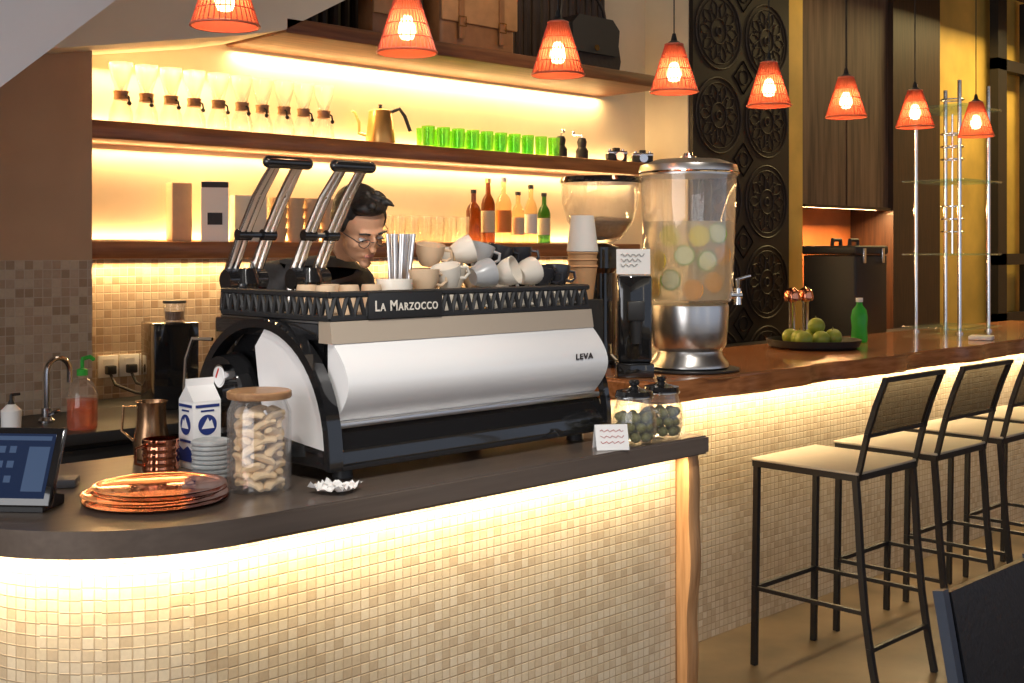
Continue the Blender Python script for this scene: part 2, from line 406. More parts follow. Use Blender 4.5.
# ------------------------------------------------------------------ back counters
root=T('sink_counter','dark work counter with steel top beside the tiled wall','counter',(0,0,0))
P(B().box(-.5,5.4,3.80,4.355,.862,.90,.004).box(2.025,5.4,4.357,4.615,.862,.90,.002),'worktop',BLKM,root)
P(B().box(-.5,5.4,3.86,4.355,0,.862),'cabinet_body',BLKM,root)
for x in [i*.6-.4 for i in range(9)]: P(B().box(x,x+.56,3.84,3.859,.08,.84,.003),'cabinet_door',BLKM,root)
root=T('back_bar_cabinet','low dark cabinet below the copper niche','cabinet',(0,0,0))
P(B().box(5.6,8.6,3.62,4.25,.90,.94,.004),'worktop',BLKM,root)
P(B().box(5.62,8.58,3.66,4.25,0,.90),'cabinet_body',DKWOOD,root)
# ------------------------------------------------------------------ pendants
def pendant(loc):
    t=T('pendant_lamp','coral red wire cone pendant lamp with glowing bulb','lamp',loc,group='pendant lamps over the bar')
    b=B();n=36;H=.17;r0=.086;r1=.032
    for i in range(n):
        a=2*pi*i/n;b.cyl((r0*math.cos(a),r0*math.sin(a),0),(r1*math.cos(a),r1*math.sin(a),H),.0016,n=5,cap=False)
    for z,rr in((0,.0035),(.04,.0018),(.08,.0018),(.12,.0018),(H,.0035)):
        r=r0+(r1-r0)*z/H;b.tube([(r*math.cos(2*pi*i/32),r*math.sin(2*pi*i/32),z) for i in range(32)],rr,6,closed=True)
    P(b,'lamp_shade',WIRE,t)
    P(B().cyl((0,0,.001),(0,0,H-.001),r0-.004,r1-.003,32,cap=False),'shade_lining',CLOTH,t)
    P(B().lathe([(0,.035),(.018,.04),(.027,.06),(.024,.08),(.012,.105),(0,.106)],16),'light_bulb',BULB,t)
    P(B().lathe([(0,.107),(.016,.108),(.018,.15),(.03,.172),(.012,.185),(.006,.21),(0,.21)],16),'lamp_socket',CORD,t)
    P(B().cyl((0,0,.2),(0,0,3.598-loc[2]),.0025,n=6),'cord',CORD,t)
    P(B().lathe([(0,3.575-loc[2]),(.05,3.58-loc[2]),(.05,3.599-loc[2]),(0,3.599-loc[2])],20),'ceiling_cap',CORD,t)
    return t
pt=None
for x in(1.600,2.194,2.825,3.430,4.031,4.612,5.223,5.854):
    if pt is None: pt=pendant((x,2.7,2.07))
    else: C(pt,(x,2.7,2.07),R.random())
# ------------------------------------------------------------------ chemex row
ch=T('pour_over_coffee_maker','hourglass glass coffee maker with wooden collar and paper filter','coffee maker',(2.2,4.5,UZ+.001),.3,'coffee makers on the upper shelf')
P(B().lathe([(0,0),(.044,0),(.049,.01),(.046,.05),(.020,.12),(.020,.127),(.043,.205),(.047,.235),(.045,.235),(.041,.205),(.018,.127),(.017,.12),(.043,.05),(.046,.012),(0,.006)],24),'glass_body',GLASS,ch)
P(B().lathe([(.022,.098),(.030,.098),(.027,.113),(.030,.132),(.024,.132),(.021,.113),(.022,.098)],20),'wooden_collar',LIDW,ch)
P(B().tube([(0,-.028,.115),(.006,-.036,.11),(.008,-.038,.09)],.004,6).sph((.008,-.038,.083),.009,8,6),'leather_tie',LEATHD,ch)
P(B().lathe([(.006,.135),(.039,.207),(.045,.245),(.044,.245),(.037,.207),(.004,.138)],24),'paper_filter',FILTER,ch)
for x in(2.311,2.417,2.526,2.633,2.744,2.853,2.961,3.066,3.174): C(ch,(x,4.5+R.uniform(-.01,.01),UZ+.001),R.uniform(-.5,.9))
k=T('gooseneck_kettle','golden brass pour over kettle with black handle','kettle',(3.48,4.48,UZ+.001),-.75)
BRZ=M('golden_kettle',(.80,.50,.16),.3,metal=.6)
P(B().lathe([(0,0),(.068,0),(.07,.01),(.055,.15),(.052,.155),(.02,.165),(0,.165)],28),'kettle_body',BRZ,k)
P(B().lathe([(0,.165),(.010,.165),(.007,.175),(.010,.185),(0,.187)],12),'lid_knob',BLKM,k)
P(B().tube([(-.06,0,.04),(-.10,0,.05),(-.10,0,.10),(-.12,0,.15),(-.135,0,.155)],[.010,.009,.007,.006,.005],10),'spout',BRZ,k)
P(B().tube([(.05,0,.15),(.09,0,.165),(.115,0,.13),(.14,0,.06)],.009,8),'handle',BLKM,k)
gg=S(B().lathe([(0,0),(.025,0),(.030,.004),(.033,.100),(.031,.100),(.028,.010),(0,.009)],20),'drinking_glass',GGREEN,'translucent green drinking glass','glass',(3.74,4.44,UZ+.001),group='green glasses on the upper shelf')
for i in range(1,10): C(gg,(3.74+i*.097,4.44,UZ+.001))
for i in range(8): C(gg,(3.79+i*.103,4.54,UZ+.001))
g=T('hand_coffee_grinder','small black manual coffee grinder with crank','grinder',(4.73,4.5,UZ+.001),.5,'manual grinders on the upper shelf')
P(B().lathe([(0,0),(.035,0),(.035,.05),(.022,.07),(.028,.10),(.02,.12),(0,.125)],20),'grinder_body',BLKM,g)
P(B().tube([(0,0,.12),(0,0,.135),(.05,0,.14)],.004,6).sph((.05,0,.152),.012,10,8),'crank',CHROME,g)
C(g,(4.90,4.5,UZ+.001),2.2)
cmr=T('camera','small vintage camera with black and silver body','camera',(5.13,4.45,UZ+.001),-.4,'small cameras on the upper shelf')
P(B().box(-.06,.06,-.02,.02,0,.055,.006).box(-.018,.018,-.016,.016,.055,.078,.004),'camera_body',BLKM,cmr)
P(B().box(-.061,.061,-.021,.021,.042,.060,.004).cyl((-.042,0,.06),(-.042,0,.07),.010,n=14).cyl((.042,0,.06),(.042,0,.07),.008,n=14),'top_plate',CHROME,cmr)
P(B().cyl((0,-.05,.028),(0,-.02,.028),.022,.024,20).cyl((0,-.052,.028),(0,-.05,.028),.024,.024,20),'lens',CHROME,cmr)
C(cmr,(5.36,4.45,UZ+.001),-.7)
gm=T('glass_mug','small clear glass mug with handle','mug',(5.25,4.55,UZ+.001),0,'glass mugs on the upper shelf')
P(B().lathe([(0,0),(.036,0),(.038,.005),(.038,.075),(.035,.075),(.034,.008),(0,.007)],20),'mug_body',FROST,gm)
P(B().tube([(.036,0,.06),(.06,0,.055),(.06,0,.02),(.036,0,.015)],.004,6),'handle',FROST,gm)
C(gm,(5.44,4.56,UZ+.001),.8)
# ------------------------------------------------------------------ lower shelf
b=B().prism([(-.055,0),(.055,0),(.055,.22),(.045,.25),(-.045,.25),(-.055,.22)],'y',-.035,.035);b.mi=1;b.box(-.03,.03,-.037,-.0352,.07,.12);b.box(-.055,.055,-.037,-.0352,.225,.248)
S(b,'coffee_bag',[PAPER,LEATHD],'white paper coffee bag with dark brown label','bag',(2.60,4.47,LZ+.001),(0,0,-.5))
S(B().box(-.045,.045,-.035,.035,0,.245,.008),'coffee_bag',KRAFTL,'kraft paper coffee bag with folded top','bag',(2.48,4.55,LZ+.001),(0,0,-.1))
S(B().box(-.07,.07,-.045,.045,0,.2,.004),'storage_box',CREAM,'cream cardboard storage box','box',(2.78,4.5,LZ+.001),(0,0,-.3))
cs=None
for i,x in enumerate((2.93,3.02,3.11,3.20)):
    for j in range(4):
        if cs is None: cs=S(B().lathe([(0,0),(.028,0),(.040,.05),(.042,.06),(.038,.06),(.026,.006),(0,.006)],20),'coffee_cup',KRAFTL,'small tan stoneware cup in a stack','cup',(x,4.5,LZ+.001),group='stacked tan cups on the lower shelf')
        elif i+j: C(cs,(x,4.5,LZ+.001+j*.045))
tg=S(B().lathe([(0,0),(.027,0),(.030,.004),(.034,.13),(.032,.13),(.028,.008),(0,.007)],18),'drinking_glass',FROST,'clear tall drinking glass','glass',(3.50,4.46,LZ+.001),group='clear glasses on the lower shelf')
for i in range(1,7): C(tg,(3.50+i*.08,4.46,LZ+.001))
for i in range(6): C(tg,(3.54+i*.08,4.54,LZ+.001))
def bottle(x,mat,lab,h=.30,r=.036,lblm=None,capm=BLKM,y=4.5):
    t=T('liquor_bottle',lab,'bottle',(x,y,LZ+.001),group='bottles on the lower shelf')
    s=h/.30
    P(B().lathe([(0,0),(r,0),(r,.18*s),(r*.8,.205*s),(.013,.23*s),(.012,.28*s),(0,.28*s)],20),'glass_body',mat,t)
    P(B().lathe([(0,.28*s),(.015,.28*s),(.015,.30*s),(0,.30*s)],14),'bottle_cap',capm,t)
    if lblm:P(B().lathe([(r+.0008,.05*s),(r+.0008,.15*s)],20),'paper_label',lblm,t)
ORL=M('orange_label',(.75,.25,.05),.6)
YLB=M('cream_label',(.75,.65,.45),.6)
CLB=glassm('liquor_clear',(.95,.85,.65),.15,(.8,.6,.35))
bottle(4.09,AMBER,'dark amber bottle with black cap',.27,.038,None)
bottle(4.19,AMBER,'amber whisky bottle with cream label',.33,.036,YLB,BRASS)
bottle(4.30,CLB,'tall clear bottle with bright orange label',.34,.042,ORL,PAPER)
bottle(4.405,CLB,'clear bottle with golden contents and cream label',.27,.034,YLB)
bottle(4.50,CLB,'slender clear bottle with white label',.31,.034,PAPER,BLKM)
bottle(4.60,GDARK,'dark green glass bottle with cream label',.27,.034,YLB)
# ------------------------------------------------------------------ bags on top shelf
TL=M('tan_leather',(.48,.24,.10),.45,noise=.2)
BR2=M('mid_brown_leather',(.30,.13,.05),.45,noise=.2)
s=T('leather_satchel','tan brown leather satchel with two buckled straps','bag',(3.88,4.30,2.451),0)
P(B().box(-.24,.24,-.07,.07,0,.33,.02,3),'bag_body',BR2,s)
P(B().box(-.245,.245,-.085,-.072,.12,.33,.006),'front_flap',TL,s)
for x in(-.13,.13):
    P(B().box(x-.016,x+.016,-.095,-.086,.04,.33,.002),'strap',BR2,s)
    P(B().tube([(x-.022,-.098,.10),(x+.022,-.098,.10),(x+.022,-.098,.145),(x-.022,-.098,.145)],.003,6,closed=True),'buckle',BRASS,s)
P(B().tube([(-.08,0,.325),(-.07,0,.38),(.07,0,.38),(.08,0,.325)],.009,8),'handle',TL,s)
s=T('leather_bag','soft black leather bag with shoulder strap','bag',(4.70,4.30,2.451),0)
P(B().prism([(-.20,0),(.20,0),(.215,.06),(.18,.22),(.13,.27),(-.13,.27),(-.18,.22),(-.215,.06)],'y',-.07,.07),'bag_body',LEATHD,s)
P(B().prism([(-.17,.08),(.17,.08),(.185,.22),(.13,.272),(-.13,.272),(-.185,.22)],'y',-.088,-.071),'front_flap',BLKM,s)
P(B().tube([(-.19,0,.2),(-.17,0,.36),(-.08,0,.46),(.06,0,.44),(.15,0,.34),(.19,0,.2)],.010,8),'shoulder_strap',LEATHD,s)
P(B().cyl((0,-.094,.11),(0,-.088,.11),.016,n=16),'clasp',BRASS,s)
s=T('leather_bag','small brown leather bag with a front flap','bag',(3.38,4.30,2.451),0)
P(B().box(-.13,.13,-.06,.06,0,.22,.02),'bag_body',BR2,s)
P(B().box(-.132,.132,-.075,-.061,.1,.22,.006),'front_flap',TL,s)
# ------------------------------------------------------------------ espresso machine
m=T('espresso_machine','white and black two group lever espresso machine with steel cup tray','espresso machine',(1.827,2.52,.9))
W=1.02;Dm=.64
b=B().prism([(-.006,.032),(-.010,.055),(.02,.125),(.035,.138),(Dm-.04,.138),(Dm,.032)],'x',0,W)
P(b,'machine_base',BLK,m)
for x in(.06,W-.06):
    for y in(.07,Dm-.08): P(B().cyl((x,y,.0005),(x,y,.033),.028,.022,16),'foot',BLKM,m)
P(B().box(.01,W-.01,.010,.05,.138,.153,.002),'trim_strip',STEEL,m)
pr=[(.03,.150)]+[(.052-.072*math.sin(pi*(i/18)*.92+.16),.150+.205*i/18) for i in range(19)]+[(.07,.355),(.07,.150)]
P(B().prism(pr,'x',.012,W-.004),'rear_panel',WHT,m,'glossy white curved panel')
P(B().prism([(.040,.355),(.050,.412),(.10,.412),(.10,.355)],'x',.004,W-.004),'steel_fascia',FASC,m)
P(B().box(.02,W-.02,.10,Dm-.06,.130,.36).box(.0,W,.102,Dm-.02,.36,.405,.006),'machine_body',BLK,m)
P(B().box(.012,W-.012,.102,Dm-.03,.405,.412,.002),'cup_tray',STEEL,m)
text('lettering','LEVA',.024,INK,m,(.905,-.0215,.272),(pi/2,0,0),sx=1.3,space=1.15)
b=B()
zl,zh=.419,.482
def truss(p,q,n):
    p=Vector(p);q=Vector(q)
    for z in(zl,zh): b.tube([(p.x,p.y,z),(q.x,q.y,z)],.009,6)
    for i in range(n):
        a=p+(q-p)*(i/n);c=p+(q-p)*((i+.5)/n);d=p+(q-p)*((i+1)/n)
        b.tube([(a.x,a.y,zl),(c.x,c.y,zh)],.0065,5);b.tube([(c.x,c.y,zh),(d.x,d.y,zl)],.0065,5)
truss((.01,.06,0),(W-.01,.06,0),26);truss((.01,.06,0),(.01,Dm-.05,0),14);truss((W-.01,.06,0),(W-.01,Dm-.05,0),14)
P(b,'cup_rail',BLKM,m)
sp=P(B().box(.125,.385,.044,.049,.414,.486,.004),'sign_plate',BLKM,m)
text('lettering','La Marzocco',.040,CER,m,(.256,.0425,.448),(pi/2,0,0),'cream raised small capital lettering',sx=.88,caps=True,space=1.14)
def cv(k,n=28): return [(.33+(.345-k)*math.cos(t),.035+(.377-k)*math.sin(t)**.85) for t in [pi*i/n for i in range(n+1)]]
def cheek(x0,x1,th,name='side_frame'):
    return P(B().prism(cv(0)+cv(th)[::-1],'x',x0,x1),name,BLK,m)
cheek(-.042,.0,.024);cheek(W,W+.02,.024)
wp=[(.33-.320*math.cos(t),.035+.350*math.sin(t)**.85) for t in [pi*.5*i/16+.10 for i in range(15)]]+[(.345,.335),(.33,.25),(.31,.17),(.27,.11),(.15,.095)]
P(B().prism(wp,'x',-.036,-.004),'side_panel',WHT,m,'white enamel side panel')
b=B().cyl((-.06,.49,.20),(-.005,.49,.20),.10,.11,28);b.cyl((-.08,.49,.20),(-.06,.49,.20),.05,.06,20)
P(b,'side_hub',BLK,m)
b=B().cyl((-.092,.44,.25),(-.06,.44,.25),.032,.032,24);b.mi=1;b.cyl((-.094,.44,.25),(-.0922,.44,.25),.027,.027,24);b.mi=2;b.bx((-.0948,.445,.258),(.0008,.006,.03),(.5,0,0))
P(b,'pressure_gauge',[CHROME,WHT,RED],m)
P(B().box(-.03,.01,.01,.65,.032,.10,.01),'side_plinth',BLK,m)
P(B().tube([(-.02,.60,.34),(-.05,.66,.34),(-.06,.68,.28),(-.065,.69,.10)],.006,8),'steam_wand',CHROME,m)
for gx in(.105,.335):
    b=B().cyl((gx,Dm-.01,.26),(gx,Dm-.01,.50),.042,.042,24).cyl((gx,Dm-.01,.50),(gx,Dm-.01,.545),.05,.035,24).cyl((gx,Dm-.01,.20),(gx,Dm-.01,.26),.05,.05,24)
    P(b,'brew_group',BLK,m)
    for dx in(-.042,.042):
        b=B()
        for off in(-.010,.010):
            b.tube([(gx+dx+off,Dm+.02,.42),(gx+dx+off,Dm+.0,.53),(gx+dx+off,Dm-.07,.64),(gx+dx+off,Dm-.16,.76),(gx+dx*.9+off*.8,Dm-.24,.845)],[.010,.010,.0085,.008,.0078],8,flat=1.5)
        b.cyl((gx+dx-.016,Dm-.16,.76),(gx+dx+.016,Dm-.16,.76),.007,n=8)
        P(b,'lever_arm',LEVERM,m,'twin rod chrome lever arm')
        P(B().cyl((gx+dx-.024,Dm-.01,.51),(gx+dx+.024,Dm-.01,.51),.032,.032,18),'lever_hinge',BLK,m)
        P(B().cyl((gx+dx-.022,Dm-.075,.645),(gx+dx+.022,Dm-.075,.645),.017,.017,14),'lever_joint',BLK,m)
    P(B().tube([(gx-.05,Dm-.075,.645),(gx+.05,Dm-.075,.645)],.009,8),'lever_crossbar',BLK,m)
    P(B().cyl((gx-.065,Dm-.245,.85),(gx+.065,Dm-.245,.85),.018,.018,16).sph((gx-.065,Dm-.245,.85),.018,12,8).sph((gx+.065,Dm-.245,.85),.018,12,8),'lever_handle',BLK,m)
    P(B().tube([(gx,Dm+.03,.24),(gx,Dm+.15,.22)],.014,10),'portafilter_handle',BLK,m)
# ------------------------------------------------------------------ cups on machine
TZ=.9+.4125
cw=T('coffee_cup','cream ceramic espresso cup stacked on the machine','cup',(2.235,2.672,TZ),-1.2,'cups warming on the espresso machine')
P(B().lathe([(0,0),(.026,0),(.028,.004),(.042,.035),(.045,.065),(.042,.065),(.038,.034),(.024,.007),(0,.006)],24),'cup_body',CER,cw)
P(B().tube([(.042,0,.052),(.063,0,.05),(.066,0,.03),(.052,0,.018),(.036,0,.02)],.005,8),'handle',CER,cw)
def recol(o,mat):
    for ch in o.children:
        ch.data=ch.data.copy();ch.data.materials[0]=mat
def cup(x,y,z,rz,tilt=(0,0),mat=None,what=''):
    c=C(cw,(x,y,z),rz);c.rotation_euler=(tilt[0],tilt[1],rz)
    if mat: recol(c,mat);c['label']=what+' ceramic espresso cup stacked on the machine'
    return c
for i in range(1,7):
    cup(2.235+i*.096,2.672,TZ,R.uniform(-1.5,-.2))
TY=TZ+.0665
cup(2.235,2.672,TY,-.5,mat=KRAFTL,what='tan')
cup(2.330,2.672,TY+.012,-.6,(.25,-.2))
cup(2.425,2.672,TY+.040,-.2,(.0,1.35),CERG,'grey')
cup(2.525,2.672,TY+.040,-.7,(.4,1.2))
cup(2.620,2.672,TY+.040,-.3,(-.3,1.3))
cup(2.712,2.672,TY+.006,-.8,(.1,.15),CERB,'black')
cup(2.795,2.680,TY+.006,-.4,(-.15,.1),CERB,'black')
for i in range(1,7):
    for j in range(2):
        mt,wh=(CERB,'black') if i>4 else ((KRAFTL,'tan') if i in(1,3) else (None,''))
        cup(2.245+i*.096,2.782,TZ+j*.0665,R.uniform(-2.4,.2),mat=mt,what=wh)
TT=TY+.0665
cup(2.725,2.782,TT,-.9,mat=CERB,what='black')
cup(2.629,2.782,TT+.006,-.4,(.1,.2),CERB,'black')
cup(2.345,2.782,TT+.008,-.7,(.2,.1),KRAFTL,'tan')
cup(2.440,2.782,TT+.040,-.3,(.2,1.25))
cup(2.540,2.782,TT+.010,-.9,(-.2,.25),CERG,'grey')
for i in range(1,6):
    for j in range(3 if i>2 else 2): cup(2.25+i*.098,2.90,TZ+j*.0665,R.uniform(-2.4,.2),mat=CERB if (i+j)%3==0 else None,what='black' if (i+j)%3==0 else '')
mg=T('mug','straight sided cream ceramic mug','mug',(2.125,2.672,TZ),1.5)
P(B().lathe([(0,0),(.045,0),(.05,.005),(.052,.105),(.048,.105),(.046,.008),(0,.007)],28),'mug_body',CER,mg)
P(B().tube([(.05,0,.085),(.08,0,.08),(.08,0,.03),(.05,0,.025)],.006,8),'handle',CER,mg)
k0=None
for i,(x,y) in enumerate(((1.89,2.672),(1.967,2.672),(2.044,2.672),(1.89,2.76),(1.967,2.76))):
    if k0 is None:k0=S(B().lathe([(0,0),(.036,0),(.038,.003),(.028,.085),(.026,.092),(0,.092)],22),'paper_cup',KRAFTL,'upturned kraft paper cup','cup',(x,y,TZ),group='upturned cups on the espresso machine')
    else: C(k0,(x,y,TZ))
b=B()
for i in range(12):
    a=i*2.4;r=.0068*math.sqrt(i)
    b.cyl((2.232+r*math.cos(a),2.785+r*math.sin(a),TZ+.002),(2.240+2.0*r*math.cos(a),2.785+2*r*math.sin(a),TZ+.235),.0055,n=10)
S(b,'steel_straw_bundle',STEEL,'bundle of shiny steel drinking straws','straws')
S(B().box(-.055,.055,-.055,.055,0,.27,.004),'cup_stand',BLKM,'black box stand carrying takeaway cups','stand',(3.215,2.95,1.051))
CUPG=M('pale_grey_paper',(.70,.68,.64),.7)
def pcup(mat,lab,loc,g): return S(B().lathe([(0,0),(.038,0),(.039,.003),(.053,.115),(.057,.118),(.053,.123),(.051,.118),(.036,.006),(0,.006)],24),'takeaway_cup',mat,lab,'cup',loc,group=g)
pk=pcup(KRAFT,'kraft takeaway cup nested in a stack',(3.215,2.95,1.322),'takeaway cups beside the grinder')
for j in range(1,3): C(pk,(3.215,2.95,1.322+j*.024))
pw=S(B().lathe([(0,0),(.057,0),(.057,.006),(.042,.125),(.040,.130),(0,.130)],24),'takeaway_cup',CUPG,'upturned pale grey takeaway cup on top of the stack','cup',(3.215,2.95,1.322+.173),group='upturned takeaway cups beside the grinder')
# grinders
g=T('coffee_grinder','slim black coffee grinder','grinder',(3.28,2.76,1.051),-.78)
P(B().box(-.065,.065,-.06,.06,0,.05,.006).box(-.06,.06,-.03,.055,.05,.36,.01),'grinder_body',BLK,g)
P(B().box(-.03,.03,-.075,-.03,.20,.27,.006).cyl((0,-.05,.12),(0,-.05,.20),.018,.025,16),'dosing_spout',BLKM,g)
cd=T('price_card','small white handwritten card on the grinder','card',(3.272,2.758,1.4115),-.78)
P(B().bx((0,0,.047),(.12,.003,.09),(-.12,0,0)),'card_sheet',PAPER,cd)
b=B()
for r_,z in enumerate((.07,.052,.034)):
    b.tube([(-.045+i*.006,-.006-(.047-z)*.12+.0015,z+.006*math.sin(i*1.9+r_)) for i in range(15-r_*2)],.0012,4)
P(b,'handwriting',INK,cd)
g=T('coffee_grinder','tall grinder with wide glass bean hopper and dark lid','grinder',(3.48,3.10,1.051),-.7)
P(B().lathe([(0,0),(.085,0),(.085,.03),(.06,.05),(.06,.36),(.075,.38),(.075,.46),(.03,.475),(0,.475)],28),'grinder_body',BLK,g)
P(B().lathe([(.05,.477),(.09,.50),(.128,.56),(.148,.63),(.152,.705),(.147,.705),(.143,.63),(.123,.56),(.055,.485)],36),'bean_hopper',GLASS,g)
P(B().lathe([(0,.486),(.08,.50),(.118,.56),(.115,.57),(0,.58)],32),'coffee_beans',M('ground_coffee',(.45,.27,.13),.7,noise=.3,nscale=80),g)
P(B().lathe([(0,.706),(.156,.706),(.158,.715),(.15,.73),(.05,.737),(0,.738)],32),'hopper_lid',BLK,g)
# ------------------------------------------------------------------ drink dispenser
S(B().lathe([(0,0),(.185,0),(.19,.004),(.19,.009),(0,.009)],40),'round_tray',BLKM,'round black tray under the drink dispenser','tray',(3.605,2.77,1.051))
d=T('drink_dispenser','large glass drink dispenser with steel base and lid','drink dispenser',(3.605,2.77,1.061),-.77)
P(B().lathe([(0,0),(.142,0),(.150,.006),(.148,.02),(.128,.045),(.124,.065),(.140,.085),(.146,.14),(.150,.225),(.148,.235),(0,.235)],48),'steel_base',STEEL,d)
P(B().lathe([(.140,.238),(.158,.25),(.166,.29),(.178,.70),(.180,.725),(.176,.725),(.174,.70),(.162,.29),(.154,.253),(.138,.244),(0,.244),(0,.238),(.140,.238)],48),'glass_tank',GLASS,d)
P(B().lathe([(0,.246),(.152,.256),(.160,.29),(.168,.545),(0,.545)],48),'lemonade',LEMON,d)
P(B().lathe([(.183,.715),(.186,.735),(.180,.755),(.12,.776),(.03,.784),(.028,.79),(.0,.79),(0,.715),(.183,.715)],48),'lid',STEEL,d)
P(B().lathe([(.186,.722),(.190,.726),(.186,.73)],48).cyl((0,0,.79),(0,0,.802),.02,.016,16),'lid_rim',CHROME,d)
P(B().cyl((.14,0,.27),(.20,0,.27),.014,.014,14).cyl((.185,0,.235),(.185,0,.295),.014,.012,14).cyl((.185,0,.295),(.185,0,.33),.006,.010,12).bx((.205,0,.335),(.06,.016,.012),(0,-.3,0),.004),'tap',CHROME,d)
sl=[]
for mt,rd in ((LEMY,LEMY),(ORAN,ORAN),(PALE,RIND)):
    b=B();b.cyl((0,0,-.003),(0,0,.003),.034,.034,22);b.mi=1;b.lathe([(.034,-.0035),(.0385,-.0035),(.0385,.0035),(.034,.0035)],22)
    sl.append(b.mesh('citrus_slice',[mt,rd]))
cnt=0
for (da,z) in ((-.95,.30),(-.45,.33),(.1,.295),(.65,.32),(-.75,.40),(-.1,.42),(.45,.40),(.95,.42),(-.45,.49),(.25,.49),(.75,.50)):
    a=pi+.66+da;rr=.1475+.008*(z-.25)/.3
    o=_obj('citrus_slice',sl[(cnt*2+cnt//3)%3],(3.605+rr*math.cos(a),2.77+rr*math.sin(a),1.061+z),(pi/2+R.uniform(-.10,.10),R.uniform(-.5,.5),a+pi/2+R.uniform(-.22,.22)))
    meta(o,['yellow lemon slice floating in the lemonade','orange slice floating in the lemonade','pale lemon slice with green rind in the lemonade'][(cnt*2+cnt//3)%3],'fruit slice','citrus slices in the dispenser');cnt+=1
ic=None
for i in range(8):
    a=i*pi/4;lc=(3.605+.11*math.cos(a),2.77+.11*math.sin(a),1.061+.520)
    if ic is None: ic=S(B().box(-.014,.014,-.014,.014,-.014,.014,.003),'ice_cube',ICE,'clear ice cube floating in the lemonade','ice',lc,group='ice cubes in the dispenser')
    else: C(ic,lc,R.random())
# ------------------------------------------------------------------ jars
def clipjar(x,y):
    t=T('glass_jar','rounded clip top glass jar filled with green olives and nuts','jar',(x,y,.901),R.random(),'clip top jars on the countertop')
    P(B().lathe([(0,0),(.056,0),(.066,.010),(.072,.05),(.069,.095),(.056,.128),(.054,.142),(.050,.142),(.052,.127),(.065,.095),(.068,.05),(.062,.012),(0,.005)],32),'glass_body',GLASS,t)
    P(B().lathe([(0,.145),(.057,.145),(.060,.150),(.056,.162),(.02,.170),(.012,.178),(.018,.188),(.016,.195),(0,.198)],28),'lid',BLK,t)
    P(B().tube([(.058*math.cos(2*pi*i/24),.058*math.sin(2*pi*i/24),.1435) for i in range(24)],.003,6,closed=True).tube([(.058,-.01,.142),(.074,-.01,.115),(.074,.01,.115),(.058,.01,.142)],.002,6),'wire_clip',CHROME,t)
    return t
n0=None
for x,y in((2.866,2.412),(3.024,2.432)):
    clipjar(x,y)
    for l in range(3):
        for i in range(9):
            a=i*2*pi/8+l*.4;r=.045 if i<8 else 0
            lc=(x+r*math.cos(a),y+r*math.sin(a),.901+.022+l*.030)
            if n0 is None:n0=S(B().sph((0,0,0),(.0165,.0165,.015),12,8),'olive',NUT,'olive green nut inside a glass jar','nut',lc,group='olives in the clip top jars')
            else:C(n0,lc)
cd=T('folded_card','folded white tent card with handwriting','card',(2.735,2.395,.9012),-.62)
P(B().bx((0,-.02,.036),(.10,.002,.078),(-.38,0,0)).bx((0,.012,.036),(.10,.002,.078),(.38,0,0)),'card_sheet',PAPER,cd)
b=B()
for r_,z in enumerate((.055,.038,.022)):
    b.tube([(-.036+i*.006,-.0225-(.036-z)*.4,z+.004*math.sin(i*2.1+r_)) for i in range(13)],.001,4)
P(b,'handwriting',M('red_ink',(.5,.05,.04),.6),cd)
b=B()
n=10;vs=[[b._v((-.05+.1*i/n,-.05+.1*j/n,.002+.02*abs(math.sin(i*1.7+j*.9))*R.random()+.012*((i-5)**2+(j-5)**2)/50)) for j in range(n+1)] for i in range(n+1)]
for i in range(n):
    for j in range(n): b._f([vs[i][j],vs[i+1][j],vs[i+1][j+1],vs[i][j+1]])
S(b,'paper_napkin',PAPER,'crumpled white paper napkin','napkin',(1.755,2.44,.901),(0,0,.4))
# ------------------------------------------------------------------ left counter objects
for i,(dx,dy,r) in enumerate(((0,0,.168),(.008,.006,.165),(-.008,.006,.162),(.006,-.006,.158),(.012,.006,.155))):
    b=B().lathe([(0,0),(r-.016,0),(r-.010,.0025),(r,.0060),(r+.002,.0070),(r-.002,.0070),(r-.012,.0038),(r-.018,.0016),(0,.0016)],64)
    S(b,'copper_tray',COPPER,'round polished copper serving tray in a stack','tray',(1.39+dx,2.66+dy,.901+i*.0074),(0,0,i),'stacked copper trays')
j=T('cookie_jar','large glass jar with wooden lid full of biscotti','jar',(1.634,2.594,.901))
P(B().lathe([(0,0),(.072,0),(.079,.008),(.079,.195),(.07,.217),(.066,.229),(.063,.229),(.067,.215),(.075,.193),(.075,.01),(0,.006)],40),'glass_body',GLASS,j)
P(B().lathe([(0,.230),(.078,.230),(.08,.233),(.08,.246),(.076,.249),(0,.249)],40),'wooden_lid',LIDW,j)
b=B();b.tube([(-.030,0,-.004),(-.018,.005,.002),(0,.009,.004),(.018,.005,.002),(.030,0,-.004)],[.009,.0145,.017,.0145,.009],10,flat=.62)
bm_=b.mesh('biscotti',BISC)
for l in range(9):
    for q in range(5):
        a=q*2*pi/5+l*.63;r=.050
        o=_obj('biscotti',bm_,(1.634+r*math.cos(a),2.594+r*math.sin(a),.901+.020+l*.0212),(R.uniform(-.7,.7),R.uniform(-.45,.45),a+pi/2+R.uniform(-.15,.15)))
        meta(o,'pale golden biscotti piece in the jar','cookie','biscotti in the cookie jar')
cs=None
CST=M('patterned_coaster',(.58,.59,.57),.7,col2=(.42,.45,.46),nscale=60)
for i in range(8):
    lc=(1.640+R.uniform(-.003,.003),2.835,.901+i*.0122)
    if cs is None: cs=S(B().lathe([(0,0),(.048,0),(.053,.003),(.053,.008),(.048,.012),(0,.012)],36),'coaster',CST,'grey white patterned round coaster in a stack','coaster',lc,group='stacked coasters on the countertop')
    else: C(cs,lc)
cm=T('copper_mug','small ribbed copper mug','mug',(1.575,2.99,.901))
pf=[(0,0),(.045,0)]
